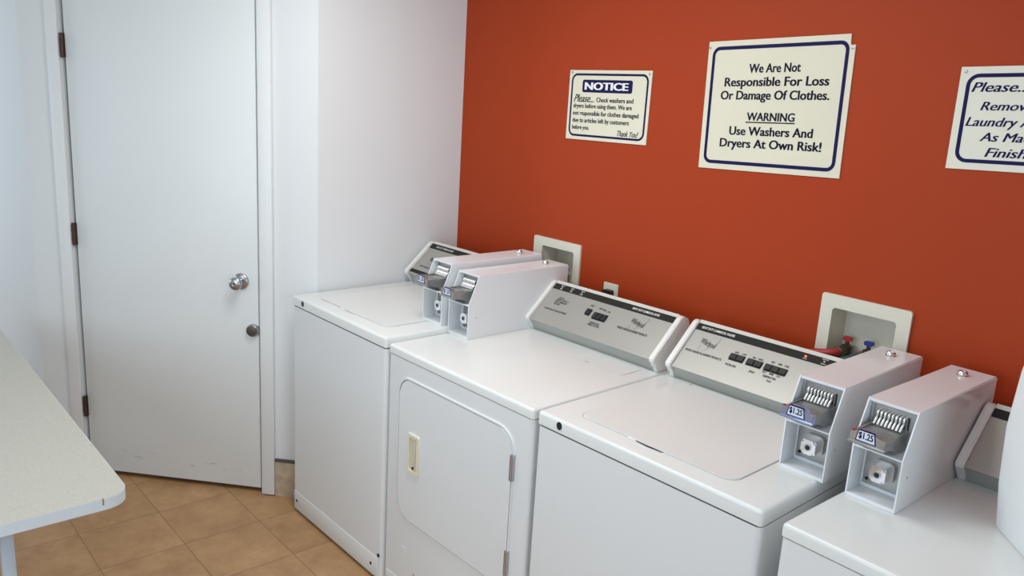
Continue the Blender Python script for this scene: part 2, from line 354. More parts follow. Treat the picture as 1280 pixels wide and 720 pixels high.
# ------------------------------------------------------------------ washers and dryers
PA = Vector((0.0, 0.527, 0.046)); PB = Vector((0.0, 0.657, 0.166)); PL = (PB - PA).length
PT = (PB - PA).normalized(); PN = Vector((0, -PT.z, PT.y))
def machine(kind, label, loc, rz, h, wd, con, bx, spec, group):
    t = thing('washing_machine' if kind == 'washer' else 'clothes_dryer', label, kind, loc, rz, group)
    lip = 0.037 if kind == 'washer' else 0.029
    ft = 0.014
    # cabinet with rounded front corners
    pts = rr(0.001, wd - 0.001, 0.0, 0.66, (0.0, 0.0, 0.014, 0.014), 5); gp = 0.0045 if kind == 'washer' else 0.0025
    c = nb(); prism(c, pts, lam_xy, ft, h - lip - gp)
    if kind == 'washer':
        pass
    link('cabinet', c, 'front', t)
    for fx in (0.05, wd - 0.05):
        for fy in (0.05, 0.60):
            f = nb(); lathe(f, [(0.016, 0.0), (0.018, 0.003), (0.018, ft - 0.004), (0.010, ft - 0.003), (0.010, ft + 0.004)], lambda x, y, hh: (fx + x, fy + y, hh), 14); link('foot', f, 'black', t)
    # lower front panel and its fixings
    if kind == 'washer':
        bp = nb(); box(bp, 0.010, wd - 0.022, -0.0016, 0.006, ft + 0.002, 0.095, 0.0012, 2)
        lp = link('toe_panel', bp, 'front', t)
        for sx in (0.032, wd - 0.062):
            s = nb(); lathe(s, [(0.006, 0), (0.006, 0.0015), (0, 0.002)], lambda x, y, hh: (sx + x, -0.0016 - hh, 0.055 + y), 14); link('screw', s, 'dark', lp)
        s = nb(); lathe(s, [(0.007, 0), (0.007, 0.003), (0, 0.004)], lambda x, y, hh: (wd - 0.0155 + x, 0.001 - hh, 0.108 + y), 14); link('bolt', s, 'dark', t)
        sl = nb(); box(sl, 0.012, wd - 0.012, 0.0025, 0.02, h - lip - 0.005, h - lip + 0.001); box(sl, 0.004, wd - 0.004, 0.012, 0.03, h - lip - 0.005, h - lip + 0.001); link('seam', sl, 'dark', t)
    else:
        bp = nb(); box(bp, 0.016, wd - 0.016, -0.0018, 0.006, ft + 0.002, 0.075, 0.0012, 2); link('toe_panel', bp, 'front', t)
        # slim vent mark, and the highlight of an embossed bracket painted in white
        v = nb(); box(v, 0.178, 0.182, -0.0008, 0.006, 0.078, 0.135); link('vent_slot', v, 'steel', t)
        v = nb(); prism(v, [(0.106, 0.2035), (0.126, 0.2035), (0.126, 0.178), (0.129, 0.178), (0.129, 0.2065), (0.106, 0.2065)], lam_xz, 0.004, -0.001); link('stamp_highlight', v, 'inkw', t)
        sl = nb(); box(sl, 0.012, wd - 0.012, 0.0025, 0.02, h - lip - 0.005, h - lip + 0.001); box(sl, 0.004, wd - 0.004, 0.012, 0.03, h - lip - 0.005, h - lip + 0.001); link('seam', sl, 'dark', t)
    # top
    d = nb(); box(d, 0, wd, -0.001, 0.66, h - lip, h)
    es = [e for e in d.edges if all(abs(v.co.z - h) < 1e-5 for v in e.verts)] + [e for e in d.edges if all(v.co.y < 1e-5 for v in e.verts) and abs(e.verts[0].co.z - e.verts[1].co.z) > 0.01]
    bmesh.ops.bevel(d, geom=es, offset=0.009, segments=4, affect='EDGES', profile=0.5)
    deck = link('top_panel', d, 'enamel', t)
    if kind == 'washer':
        # lid: gap ring, slab, finger notch
        x0, x1, y0, y1 = 0.084, 0.570, 0.062, 0.536
        g = nb(); ring(g, rr(x0, x1, y0, y1, 0.036), rr(x0 + 0.003, x1 - 0.003, y0 + 0.003, y1 - 0.003, 0.033), lam_xy, h - 0.004, h + 0.0004)
        l = nb(); pts = rr(x0 + 0.0025, x1 - 0.0025, y0 + 0.0025, y1 - 0.0025, 0.034)
        prism(l, pts, lam_xy, h - 0.004, h + 0.0032)
        es = [e for e in l.edges if all(v.co.z > h + 0.003 for v in e.verts)]
        bmesh.ops.bevel(l, geom=es, offset=0.002, segments=2, affect='EDGES')
        lid = link('lid', l, 'enamel', t)
        link('lid_gap', g, mat('lid_shadow_gap', (0.42, 0.41, 0.40), 0.6), lid)
        n = nb(); prism(n, [(0.257, 0.071), (0.262, 0.052), (0.275, 0.0475), (0.36, 0.0475), (0.373, 0.052), (0.380, 0.071)], lam_xy, h - 0.003, h + 0.0007)
        link('finger_notch', n, 'front', lid)
        n = nb(); prism(n, [(0.285, 0.0625), (0.375, 0.0625), (0.371, 0.0575), (0.330, 0.0545), (0.295, 0.0575)], lam_xy, h - 0.003, h + 0.0012)
        if spec.get('dark_notch', True): link('notch_shadow_gap', n, 'dark', lid)
        else: link('notch_shadow_gap', n, mat('grey_gap', (0.5, 0.5, 0.49), 0.6), lid)
        for hx in (x0 + 0.03, x1 - 0.05):
            n = nb(); box(n, hx, hx + 0.012, y1 - 0.013, y1 - 0.008, h + 0.002, h + 0.0036); link('hinge_bumper', n, 'steel', lid)
        p = nb(); prism(p, [(0.0095 * math.cos(a * math.pi / 10), 0.011 * math.sin(a * math.pi / 10)) for a in range(20)], lambda u, v, tt: (0.082 + u, tt, h - 0.0175 + v), -0.0022, 0.003)
        pl = link('plug', p, 'black', t); pl['label'] = 'round black plug at the left of the top front edge'
    else:
        g = nb(); ring(g, rr(0.432, 0.650, 0.428, 0.526, 0.004, 2), rr(0.4335, 0.6485, 0.4295, 0.5245, 0.003, 2), lam_xy, h - 0.002, h + 0.0006)
        if spec.get('lint', True):
            l = nb(); prism(l, rr(0.4335, 0.6485, 0.4295, 0.5245, 0.003, 2), lam_xy, h - 0.002, h + 0.0012); ll = link('lint_screen_cover', l, 'enamel', t)
            link('cover_gap', g, mat('cover_shadow_gap', (0.45, 0.45, 0.44), 0.6), ll)
            n = nb(); box(n, 0.49, 0.505, 0.431, 0.434, h + 0.001, h + 0.0016); link('finger_tab', n, 'steel', ll)
        else: g.free()
        # drum door
        dz = lambda z: h + z
        dd = nb(); pts = rr(0.0765, 0.6355, dz(-0.5855), dz(-0.0945), (0.0625, 0.0525, 0.0625, 0.0525), 8)
        prism(dd, pts, lam_xz, 0.006, -0.0045)
        es = [e for e in dd.edges if all(v.co.y < -0.004 for v in e.verts)]
        bmesh.ops.bevel(dd, geom=es, offset=0.003, segments=3, affect='EDGES')
        dd_o = link('drum_door', dd, 'front', t)
        g = nb(); ring(g, rr(0.073, 0.639, dz(-0.589), dz(-0.091), (0.066, 0.056, 0.066, 0.056), 8), rr(0.0765, 0.6355, dz(-0.5855), dz(-0.0945), (0.0625, 0.0525, 0.0625, 0.0525), 8), lam_xz, 0.003, -0.0006)
        link('door_gap', g, mat('door_shadow_gap', (0.25, 0.25, 0.25), 0.7), dd_o)
        g = nb(); ring(g, rr(0.068, 0.644, dz(-0.594), dz(-0.086), (0.071, 0.061, 0.071, 0.061), 8), rr(0.0735, 0.6385, dz(-0.5885), dz(-0.0915), (0.0655, 0.0555, 0.0655, 0.0555), 8), lam_xz, 0.003, -0.0042)
        es = [e for e in g.edges if all(v.co.y < -0.004 for v in e.verts) and e.calc_face_angle(0) > 0.4]
        bmesh.ops.bevel(g, geom=es, offset=0.0018, segments=3, affect='EDGES')
        link('door_rim', g, 'front', t)
        hd = nb(); ring(hd, rr(0.136, 0.196, dz(-0.406), dz(-0.268), 0.006, 3), rr(0.146, 0.186, dz(-0.396), dz(-0.278), 0.004, 3), lam_xz, -0.003, -0.0105)
        hh_o = link('door_handle', hd, 'cream', dd_o); hh_o['label'] = 'cream recessed pull handle'
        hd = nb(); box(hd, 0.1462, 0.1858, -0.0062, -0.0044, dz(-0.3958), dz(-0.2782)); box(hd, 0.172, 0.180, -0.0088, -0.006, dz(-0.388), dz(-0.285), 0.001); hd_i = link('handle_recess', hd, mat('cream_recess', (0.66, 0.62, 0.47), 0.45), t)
        hd = nb(); lathe(hd, [(0.005, 0), (0.005, 0.003), (0, 0.004)], lambda x, y, q: (0.166 + x, -0.0062 - q, dz(-0.385) + y), 12); link('handle_screw', hd, 'bronze', t)
        for (za, zb) in ((-0.236, -0.156), (-0.536, -0.456)):
            q = nb(); box(q, 0.632, 0.646, -0.010, 0.004, dz(za), dz(zb), 0.002)
            lathe(q, [(0.004, 0), (0.004, zb - za - 0.006)], lambda x, y, hh: (0.639 + x, -0.010 + y, dz(za) + 0.003 + hh), 10)
            q_o = link('hinge', q, 'satin', dd_o)
    # console
    c0, c1 = con
    body = nb(); prism(body, [(0.552, 0.0), (0.531, 0.040), (0.655, 0.158), (0.678, 0.150), (0.684, 0.12), (0.684, 0.0)], lambda u, v, tt: (tt, u, v + h), c0 + 0.018, c1 - 0.018)
    link('console_housing', body, 'silver2', t)
    for (a, b) in ((c0, c0 + 0.020), (c1 - 0.020, c1)):
        cp = nb(); prism(cp, [(0.549, 0.0005), (0.541, 0.018), (0.530, 0.029), (0.518, 0.040), (0.517, 0.049), (0.521, 0.055), (0.640, 0.164), (0.650, 0.169), (0.660, 0.1695), (0.680, 0.160), (0.689, 0.149), (0.692, 0.120), (0.692, 0.0005)], lambda u, v, tt: (tt, u, v + h), a, b)
        es = [e for e in cp.edges if abs(e.verts[0].co.x - e.verts[1].co.x) < 1e-6]
        bmesh.ops.bevel(cp, geom=es, offset=0.0025, segments=2, affect='EDGES')
        ec = link('end_cap', cp, 'capw', t)
        s = nb(); lathe(s, [(0.0035, 0), (0.0035, 0.001), (0, 0.0015)], lambda x, y, q: ((a + b) / 2 + x, 0.5455 - q, h + 0.0145 + y), 12); link('cap_screw', s, 'dark', ec)
    def pan(u, v, w_=0.0):                                     # point of the sloping control panel
        p = PA + PT * (v * PL) + PN * w_; return (c0 + u, p.y, p.z + h)
    wl = c1 - c0
    cpn = nb(); prism(cpn, [(0.0205, 0.0), (wl - 0.0205, 0.0), (wl - 0.0205, 0.97), (0.0205, 0.97)], pan, -0.004, 0.001)
    panel = link('control_panel', cpn, 'silver', t)
    lg = nb(); prism(lg, [(0.0205, -0.030), (wl - 0.0205, -0.030), (wl - 0.0205, 0.0), (0.0205, 0.0)], pan, -0.003, 0.0022); link('ledge', lg, 'silver2', panel)
    lg = nb(); prism(lg, [(0.0205, 0.958), (wl - 0.0205, 0.958), (wl - 0.0205, 1.03), (0.0205, 1.03)], pan, -0.006, 0.0024); link('top_trim', lg, 'toptrim', panel)
    bd = nb(); prism(bd, [(0.0207, 0.815), (wl - 0.0207, 0.815), (wl - 0.0207, 0.957), (0.0207, 0.957)], pan, 0, 0.0016); link('dark_band', bd, 'band', panel)
    lt = nb(); box(lt, c0 + 0.0205, c1 - 0.0205, 0.552, 0.556, h + 0.0005, h + 0.004); link('base_gap', lt, 'dark', t)
    P1 = lambda u, v, q=0.0: pan(u, v, 0.0012 + q); P2 = lambda u, v, q=0.0: pan(u, v, 0.0018 + q)
    hs, h0, h1 = spec['heading']
    x = text_into(nb(), hs, P2, h0, h1, 0.862, 0.912, 0.014); link('heading_lettering', x, 'inkw', panel)
    for (s, u0, u1, v0, v1) in spec.get('band_text', ()): link('band_lettering', text_into(nb(), s, P2, u0, u1, v0, v1, 0.006), 'inkw', panel)
    for (s, u0, u1, v0, v1, b) in spec['text']: link('lettering', text_into(nb(), s, P1, u0, u1, v0 - 0.004, v1 + 0.008, b + 0.012), 'ink', panel)
    if spec.get('logo'):
        lu, lv, ls = spec['logo']; lo = nb()
        # the maker's name in a slanted hand with its swoosh ring
        text_into(lo, 'Whirlpool', lambda u, v, q=0.0: P1(u, v - (u - lu) * 0.9, q), lu, lu + ls, lv + 0.01, lv + 0.16, 0.02, 0.3)
        link('maker_logo', lo, 'ink', panel); lo = nb()
        sw_ = [(lu + ls * (0.55 + 0.47 * math.cos(a) * 1.0), lv + 0.07 + 0.12 * math.sin(a) + 0.13 * math.cos(a)) for a in [math.radians(x) for x in range(-100, 100, 12)]]
        stroke(lo, sw_, P1, 0.0011)
        sw_ = [(lu + ls * (0.50 + 0.42 * math.cos(a)), lv + 0.02 + 0.10 * math.sin(a) + 0.08 * math.cos(a)) for a in [math.radians(x) for x in range(150, 290, 12)]]
        stroke(lo, sw_, P1, 0.0011)
        link('logo_swoosh', lo, mat('grey_print', (0.16, 0.155, 0.14), 0.6), panel)
    for (u0, u1, v0, v1, n) in spec.get('buttons', ()):
        bz = nb(); prism(bz, rr(u0, u1, v0, v1, (0.0, 0.004, 0.0, 0.0), 3) if n > 1 else rr(u0, u1, v0, v1, 0.003, 3), pan, 0, 0.002); bzo = link('button_bank', bz, 'black', panel)
        for k_ in range(n):
            a = u0 + (u1 - u0) * k_ / n + 0.0015; b = u0 + (u1 - u0) * (k_ + 1) / n - 0.0015
            q = nb(); prism(q, rr(a, b, v0 + 0.02, v1 - 0.02, 0.002, 2), pan, 0.001, 0.007)
            es = [e for e in q.edges if e.calc_length() < 1]
            link('push_button', q, 'black', t)
    for (u, v, on) in spec.get('lights', ()):
        q = nb(); lathe(q, [(0.003, 0), (0.003, 0.002), (0, 0.003)], lambda x, y, hh: pan(u + x, v + y / PL, 0.0016 + hh), 12)
        ql = link('indicator_light', q, 'led' if on else 'ledoff', panel)
        if on: ql['label'] = 'lit red indicator light'
    if spec.get('low_band'):
        bd = nb(); prism(bd, [(0.0207, 0.03), (wl - 0.0207, 0.03), (wl - 0.0207, 0.125), (0.0207, 0.125)], pan, 0, 0.0016); link('dark_band', bd, 'band', panel)
    # coin box
    coin_box(t, h, *bx)
    return t

def coin_box(t, h, X, Y, gloss, price):
    W, D, ZS, ZT, YS, TK = 0.111, 0.475, 0.122, 0.222, 0.042, 0.003
    P = lambda u, v, tt: (X + tt, Y + u, h + v)
    side = [(0, 0.0005), (0, ZS), (YS, ZT), (D, ZT - 0.004), (D, 0.0005)]
    b = nb()
    prism(b, side, P, 0, TK); prism(b, side, P, W - TK, W)
    box(b, X + TK, X + W - TK, Y + YS, Y + D, h + ZT - TK - 0.004, h + ZT - 0.0006)
    box(b, X + TK, X + W - TK, Y + D - TK, Y + D, h + 0.0005, h + ZT - 0.007)
    box(b, X + TK, X + W - TK, Y + 0.001, Y + D - TK, h + 0.0005, h + 0.009)
    box(b, X + TK, X + W - TK, Y + 0.0005, Y + 0.064, h + ZS - 0.004, h + ZS - 0.0005)
    cb = link('coin_box', b, 'boxw', t)
    # service door seam and lock on the top
    s = nb(); box(s, X + 0.004, X + W - 0.004, Y + 0.235, Y + 0.2365, h + ZT - 0.003, h + ZT - 0.0009); link('top_seam', s, mat('faint_seam', (0.55, 0.53, 0.51), 0.6), cb)
    s = nb(); box(s, X + W - 0.006, X + W - 0.0038, Y + 0.26, Y + D - 0.03, h + ZT - 0.005, h + ZT - 0.0018); link('lid_slit', s, 'dark', cb)
    s = nb(); lathe(s, [(0.0145, 0), (0.0145, 0.003), (0.012, 0.0055), (0.012, 0.011), (0.010, 0.0135), (0.0055, 0.014), (0.0045, 0.012), (0, 0.012)], lambda x, y, q: (X + 0.055 + x, Y + 0.408 + y, h + ZT - 0.004 + q), 24); link('top_lock', s, 'chrome', cb, 40)
    # upper face plate
    f = nb(); box(f, X + TK, X + W - TK, Y + 0.060, Y + 0.063, h + ZS, h + ZT - 0.008); link('face_plate', f, 'steel', cb)
    f = nb(); ring(f, rr(X + TK + 0.001, X + W - TK - 0.001, h + ZS + 0.001, h + ZT - 0.009, 0.006, 3), rr(X + TK + 0.006, X + W - TK - 0.004, h + ZS + 0.012, h + ZT - 0.013, 0.004, 3), lam_xz, Y + 0.060, Y + 0.056); link('plate_rim', f, 'chrome', cb)
    # row of bright coin fingers over the slide
    cf = nb()
    for k_ in range(8):
        xx = X + 0.024 + k_ * 0.0082
        tube(cf, [(xx, Y + 0.060, h + 0.196), (xx, Y + 0.049, h + 0.197), (xx, Y + 0.043, h + 0.191), (xx - 0.001, Y + 0.047, h + 0.183), (xx - 0.0015, Y + 0.041, h + 0.177), (xx - 0.0025, Y + 0.036, h + 0.168)], 0.0027, 8, 4)
    link('coin_fingers', cf, 'bright', cb, 60)
    cf = nb()
    for k_ in range(9):
        xx = X + 0.020 + k_ * 0.0082; box(cf, xx - 0.0014, xx + 0.0014, Y + 0.0585, Y + 0.0605, h + 0.168, h + 0.196)
    link('coin_slots', cf, 'dark', cb)
    # sliding tray
    st = nb(); x0, x1 = X + 0.010, X + 0.088; zt = h + 0.166
    box(st, x0, x1, Y - 0.034, Y + 0.060, zt - 0.004, zt, 0.0012)
    prism(st, [(-0.034, -0.004), (0.060, -0.004), (0.060, -0.040), (0.012, -0.040), (0.000, -0.030), (-0.034, -0.022)], lambda u, v, tt: (tt, Y + u, zt + v), x1 - 0.005, x1 - 0.001)
    prism(st, [(-0.034, -0.004), (0.060, -0.004), (0.060, -0.040), (0.012, -0.040), (0.000, -0.030), (-0.034, -0.022)], lambda u, v, tt: (tt, Y + u, zt + v), x0 + 0.001, x0 + 0.005)
    box(st, x0 + 0.006, x0 + 0.009, Y - 0.03, Y + 0.055, zt, zt + 0.004, 0.001)
    sl = link('coin_slide', st, 'steel', cb)
    bz = nb(); prism(bz, [(0, -0.022), (0.078, -0.022), (0.078, 0.001), (0.0625, 0.001), (0.057, 0.010), (0.016, 0.010), (0.0125, 0.003), (0, 0.003)], lambda u, v, tt: (x0 + u, Y + tt, zt + v), -0.046, -0.034)
    es = [e for e in bz.edges if all(v.co.y < Y - 0.045 for v in e.verts)]
    bmesh.ops.bevel(bz, geom=es, offset=0.0015, segments=2, affect='EDGES')
    box(bz, x0 - 0.001, x0 + 0.079, Y - 0.049, Y - 0.044, zt - 0.023, zt - 0.017, 0.001)
    link('slide_handle', bz, 'bezel' if gloss else 'steel', cb)
    lf = lambda u, v, tt: (x0 + u, Y - 0.0462 - tt, zt + v)
    pl = nb(); prism(pl, [(0.014, -0.015), (0.059, -0.015), (0.055, 0.009), (0.0525, 0.011), (0.0205, 0.011), (0.018, 0.009)], lf, -0.003, 0.0006); link('label_border', pl, 'navy', cb)
    pl = nb(); prism(pl, [(0.0165, -0.0128), (0.0565, -0.0128), (0.053, 0.0072), (0.051, 0.0086), (0.022, 0.0086), (0.020, 0.0072)], lf, 0.0, 0.0011); p_o = link('price_label', pl, 'label', cb)
    p_o['label'] = 'pale blue price label reading $1.25'
    tx = nb(); text_into(tx, price, lf, 0.0205, 0.0525, -0.0100, 0.0068, 0.035, 0, 0.0014); link('price_lettering', tx, 'ink2', cb)
    # wear on the red side of the handle
    rd = nb(); box(rd, x0 + 0.0005, x0 + 0.016, Y - 0.040, Y - 0.036, zt + 0.0005, zt + 0.0045); link('red_tab', rd, 'redh', cb)
    # lower lock
    lp = nb(); box(lp, X + TK, X + W - TK, Y + 0.062, Y + 0.065, h + 0.009, h + ZS - 0.004); link('lock_plate', lp, 'steel', cb)
    f = nb(); ring(f, rr(X + TK + 0.0005, X + W - TK - 0.0005, h + 0.0095, h + ZS - 0.0045, 0.002, 3), rr(X + TK + 0.005, X + W - TK - 0.005, h + 0.017, h + ZS - 0.010, 0.002, 3), lam_xz, Y + 0.062, Y + 0.058); link('lock_frame', f, 'boxw', cb)
    bo = nb(); cxx, czz = X + 0.054, h + 0.062
    prism(bo, rr(cxx - 0.023, cxx + 0.023, czz - 0.024, czz + 0.024, 0.012, 5), lam_xz, Y + 0.062, Y + 0.050)
    link('lock_base', bo, 'steel', cb)
    bo = nb(); prism(bo, rr(cxx - 0.020, cxx + 0.016, czz - 0.020, czz + 0.016, 0.008, 5), lam_xz, Y + 0.052, Y + 0.026)
    es = [e for e in bo.edges if all(v.co.y < Y + 0.0265 for v in e.verts)]; bmesh.ops.bevel(bo, geom=es, offset=0.004, segments=3, affect='EDGES')
    link('lock_boss', bo, 'chrome', cb)
    kh = nb(); lathe(kh, [(0.0085, 0), (0.0085, 0.0015), (0.0062, 0.0018), (0.0058, 0.0010), (0, 0.0010)], lambda x, y, q: (cxx - 0.002 + x, Y + 0.026 - q, czz - 0.002 + y), 18); link('lock_cylinder', kh, 'satin', cb)
    kh = nb(); lathe(kh, [(0.0055, 0), (0.0055, 0.0014), (0, 0.0014)], lambda x, y, q: (cxx - 0.002 + x, Y + 0.026 - q, czz - 0.002 + y), 16); link('keyhole', kh, 'dark', cb)
    for (a, b_) in ((0.016, 0.028), (0.016, 0.096)):
        sc = nb(); lathe(sc, [(0.004, 0), (0.004, 0.0012), (0, 0.002)], lambda x, y, q: (X + a + x, Y + 0.062 - q, h + b_ + y), 12); link('plate_screw', sc, 'dark', cb)
    sc = nb(); lathe(sc, [(0.0022, 0), (0.0022, 0.0008), (0, 0.001)], lambda x, y, q: (X + W + q, Y + 0.035 + x, h + 0.075 + y), 10); link('side_rivet', sc, 'steel', cb)
    return cb

LINE = 'WORLD LEADER IN LAUNDRY PRODUCTS'
specW1 = dict(heading=('HEAVY DUTY COMMERCIAL WASHER', 0.062, 0.180), text=[(LINE, 0.052, 0.185, 0.245, 0.275, 0.0)], logo=(0.085, 0.42, 0.06), low_band=True, dark_notch=False)
specD2 = dict(heading=('HEAVY DUTY COMMERCIAL DRYER', 0.396, 0.510),
    text=[(LINE, 0.387, 0.514, 0.385, 0.425, 0.006), ('PUSH TO', 0.081, 0.107, 0.625, 0.65, 0), ('START', 0.07, 0.09, 0.66, 0.685, 0) if False else ('INSERT COINS TO', 0.076, 0.134, 0.575, 0.605, 0), ('SELECT TEMPERATURE', 0.074, 0.130, 0.52, 0.55, 0), ('PUSH START', 0.074, 0.104, 0.465, 0.495, 0), ('FOR BEST RESULTS CLEAN LINT SCREEN', 0.049, 0.157, 0.305, 0.335, 0.004),
          ('START', 0.230, 0.248, 0.665, 0.695, 0), ('HIGH', 0.272, 0.288, 0.655, 0.685, 0), ('MED', 0.292, 0.305, 0.645, 0.675, 0), ('LOW', 0.312, 0.325, 0.635, 0.665, 0), ('TEMPERATURE', 0.272, 0.316, 0.30, 0.33, 0.004), ('FABRIC SETTING', 0.270, 0.322, 0.25, 0.28, 0.004)],
    logo=(0.424, 0.535, 0.058), buttons=[(0.230, 0.252, 0.44, 0.60, 1), (0.268, 0.328, 0.40, 0.57, 3)],
    band_text=[('DRYING', 0.052, 0.068, 0.915, 0.94), ('TIME', 0.054, 0.066, 0.835, 0.86), ('COOL', 0.102, 0.118, 0.915, 0.94), ('DOWN', 0.104, 0.116, 0.835, 0.86), ('DOOR', 0.153, 0.169, 0.915, 0.94), ('OPEN', 0.155, 0.167, 0.835, 0.86)],
    lights=[(0.061, 0.887, False), (0.110, 0.887, False), (0.161, 0.887, False)])
specW3 = dict(heading=('HEAVY DUTY COMMERCIAL WASHER', 0.038, 0.157),
    text=[(LINE, 0.030, 0.160, 0.355, 0.39, 0.006), ('WATER LEVEL', 0.178, 0.215, 0.315, 0.345, 0.004), ('SPEED', 0.258, 0.277, 0.315, 0.345, 0.002), ('TEMPERATURE', 0.302, 0.345, 0.315, 0.345, 0.004), ('WASH', 0.321, 0.336, 0.25, 0.275, 0.002),
          ('HIGH', 0.186, 0.200, 0.585, 0.61, 0), ('LOW', 0.210, 0.224, 0.585, 0.61, 0), ('REG', 0.246, 0.256, 0.585, 0.61, 0), ('GENTLE', 0.264, 0.280, 0.585, 0.61, 0), ('HOT', 0.305, 0.316, 0.605, 0.63, 0), ('WARM', 0.326, 0.338, 0.605, 0.63, 0), ('COLD', 0.346, 0.360, 0.605, 0.63, 0), ('HOT', 0.296, 0.308, 0.385, 0.41, 0), ('WARM', 0.317, 0.331, 0.385, 0.41, 0), ('COLD', 0.340, 0.352, 0.385, 0.41, 0)],
    logo=(0.064, 0.53, 0.056), buttons=[(0.178, 0.226, 0.425, 0.565, 2), (0.236, 0.285, 0.425, 0.565, 2), (0.294, 0.363, 0.425, 0.565, 3)],
    band_text=[('WASH', 0.381, 0.393, 0.84, 0.86), ('RINSE', 0.434, 0.452, 0.925, 0.945), ('SPIN', 0.436, 0.450, 0.835, 0.855)],
    lights=[(0.387, 0.893, True), (0.443, 0.893, False)])
specD4 = dict(heading=('HEAVY DUTY COMMERCIAL DRYER', 0.35, 0.46), text=[(LINE, 0.096, 0.225, 0.40, 0.435, 0.004)], lint=False)
GM = None
machine('washer', 'white top-loading washer in the corner, farthest left in the row', (0.020, -0.815, 0), 0.008, 0.923, 0.664, (0.004, 0.525), (0.534, 0.240, False, '$1.25'), specW1, GM)
machine('dryer', 'white dryer with a cream-handled front door, second from the left', (0.690, -0.80, 0), 0.012, 0.904, 0.706, (0.101, 0.697), (-0.003, 0.246, False, '$1.25'), specD2, GM)
machine('washer', 'white top-loading washer with three black button banks, third from the left', (1.407, -0.785, 0), 0.02, 0.906, 0.683, (0.023, 0.582), (0.583, 0.234, True, '$1.25'), specW3, GM)
machine('dryer', 'white machine farthest right, with a coin box at the left end of its top', (2.138, -0.778, 0), -0.0098, 0.9066, 0.69, (0.128, 0.686), (0.012, 0.234, False, '$1.25'), specD4, GM)

# ------------------------------------------------------------------ washer outlet boxes in the orange wall
def outlet_box(label, fr, op, name='washer_outlet_box'):
    x0, x1, z0, z1 = fr; a, b, c, d = op
    t = thing(name, label, 'outlet box', ((x0 + x1) / 2, 0, z0))
    ox, oz = (x0 + x1) / 2, z0
    L = lambda u, v, q: (u - ox, -q, v - oz)
    f = nb(); ring(f, rr(x0, x1, z0, z1, 0.008, 4), rr(a + 0.005, b - 0.005, c + 0.004, d - 0.005, 0.010, 4), L, 0.0005, 0.009)
    es = [e for e in f.edges if all(v.co.y < -0.008 for v in e.verts) and e.calc_face_angle(0) > 0.4]; bmesh.ops.bevel(f, geom=es, offset=0.002, segments=2, affect='EDGES')
    link('face_frame', f, 'boxp', t)
    r = nb(); e = 0.0015
    A0 = (a + e, b - e, c + e, d - e); ins = 0.006
    V0 = [r.verts.new(L(u, v, 0.002)) for u, v in ((A0[0], A0[2]), (A0[1], A0[2]), (A0[1], A0[3]), (A0[0], A0[3]))]
    V1 = [r.verts.new(L(u, v, -0.078)) for u, v in ((A0[0] + ins, A0[2] + ins), (A0[1] - ins, A0[2] + ins), (A0[1] - ins, A0[3] - ins), (A0[0] + ins, A0[3] - ins))]
    for i in range(4): r.faces.new((V0[i], V0[(i + 1) % 4], V1[(i + 1) % 4], V1[i]))
    r.faces.new(V1)
    link('recess', r, 'boxp', t)
    return t, L
def valve(t, L, x, z, handle, nm):
    v = nb(); y = -0.045
    lathe(v, [(0.010, -0.06), (0.010, -0.012), (0.015, -0.010), (0.015, 0.012), (0.010, 0.014), (0.006, 0.016), (0.006, 0.028)], lambda p, q, hh: L(x + p, z + hh, y + q), 14)
    lathe(v, [(0.011, 0), (0.011, 0.03), (0.0155, 0.03), (0.0155, 0.052), (0.012, 0.054)], lambda p, q, hh: L(x + p, z + q, y + hh), 14)
    vo = link('valve', v, 'brass', t)
    hn = nb(); prism(hn, rr(x - 0.013, x + 0.013, z + 0.026, z + 0.039, 0.005, 3), L, y - 0.006, y + 0.006); ho = link('valve_handle', hn, handle, vo); ho['label'] = nm
t1, L1 = outlet_box('ivory washer outlet box in the orange wall behind the left pair of machines', (0.518, 0.779, 0.945, 1.192), B1)
valve(t1, L1, 0.654, 1.037, 'blue', 'blue valve handle'); valve(t1, L1, 0.610, 1.030, 'redh', 'red valve handle')
t2, L2 = outlet_box('ivory washer outlet box with red and blue taps, right part of the orange wall', (1.762, 2.021, 0.985, 1.2255), B2)
valve(t2, L2, 1.832, 1.060, 'redh', 'red valve handle'); valve(t2, L2, 1.896, 1.062, 'blue', 'blue valve handle')
hz = nb(); tube(hz, [(1.832, -0.006, 1.060), (1.826, -0.020, 1.059), (1.805, -0.030, 1.054), (1.765, -0.036, 1.045), (1.70, -0.045, 1.022), (1.66, -0.050, 0.97), (1.66, -0.05, 0.85)], 0.0125, 12)
tag(link('red_hose', hz, 'red', None, 60), 'red rubber supply hose running from the right outlet box', 'hose')
hz = nb(); tube(hz, [(1.896, -0.006, 1.062), (1.892, -0.022, 1.060), (1.873, -0.036, 1.052), (1.845, -0.048, 1.037), (1.81, -0.055, 1.01), (1.79, -0.055, 0.95), (1.79, -0.055, 0.85)], 0.0125, 12)
tag(link('teal_hose', hz, 'teal', None, 60), 'dark blue-green supply hose in the right outlet box', 'hose')
hz = nb(); tube(hz, [(0.654, -0.006, 1.037), (0.658, -0.022, 1.035), (0.682, -0.036, 1.022), (0.718, -0.045, 0.98), (0.72, -0.05, 0.88)], 0.0125, 12)
tag(link('black_hose', hz, 'black', None, 60), 'black supply hose hanging from the left outlet box', 'hose')
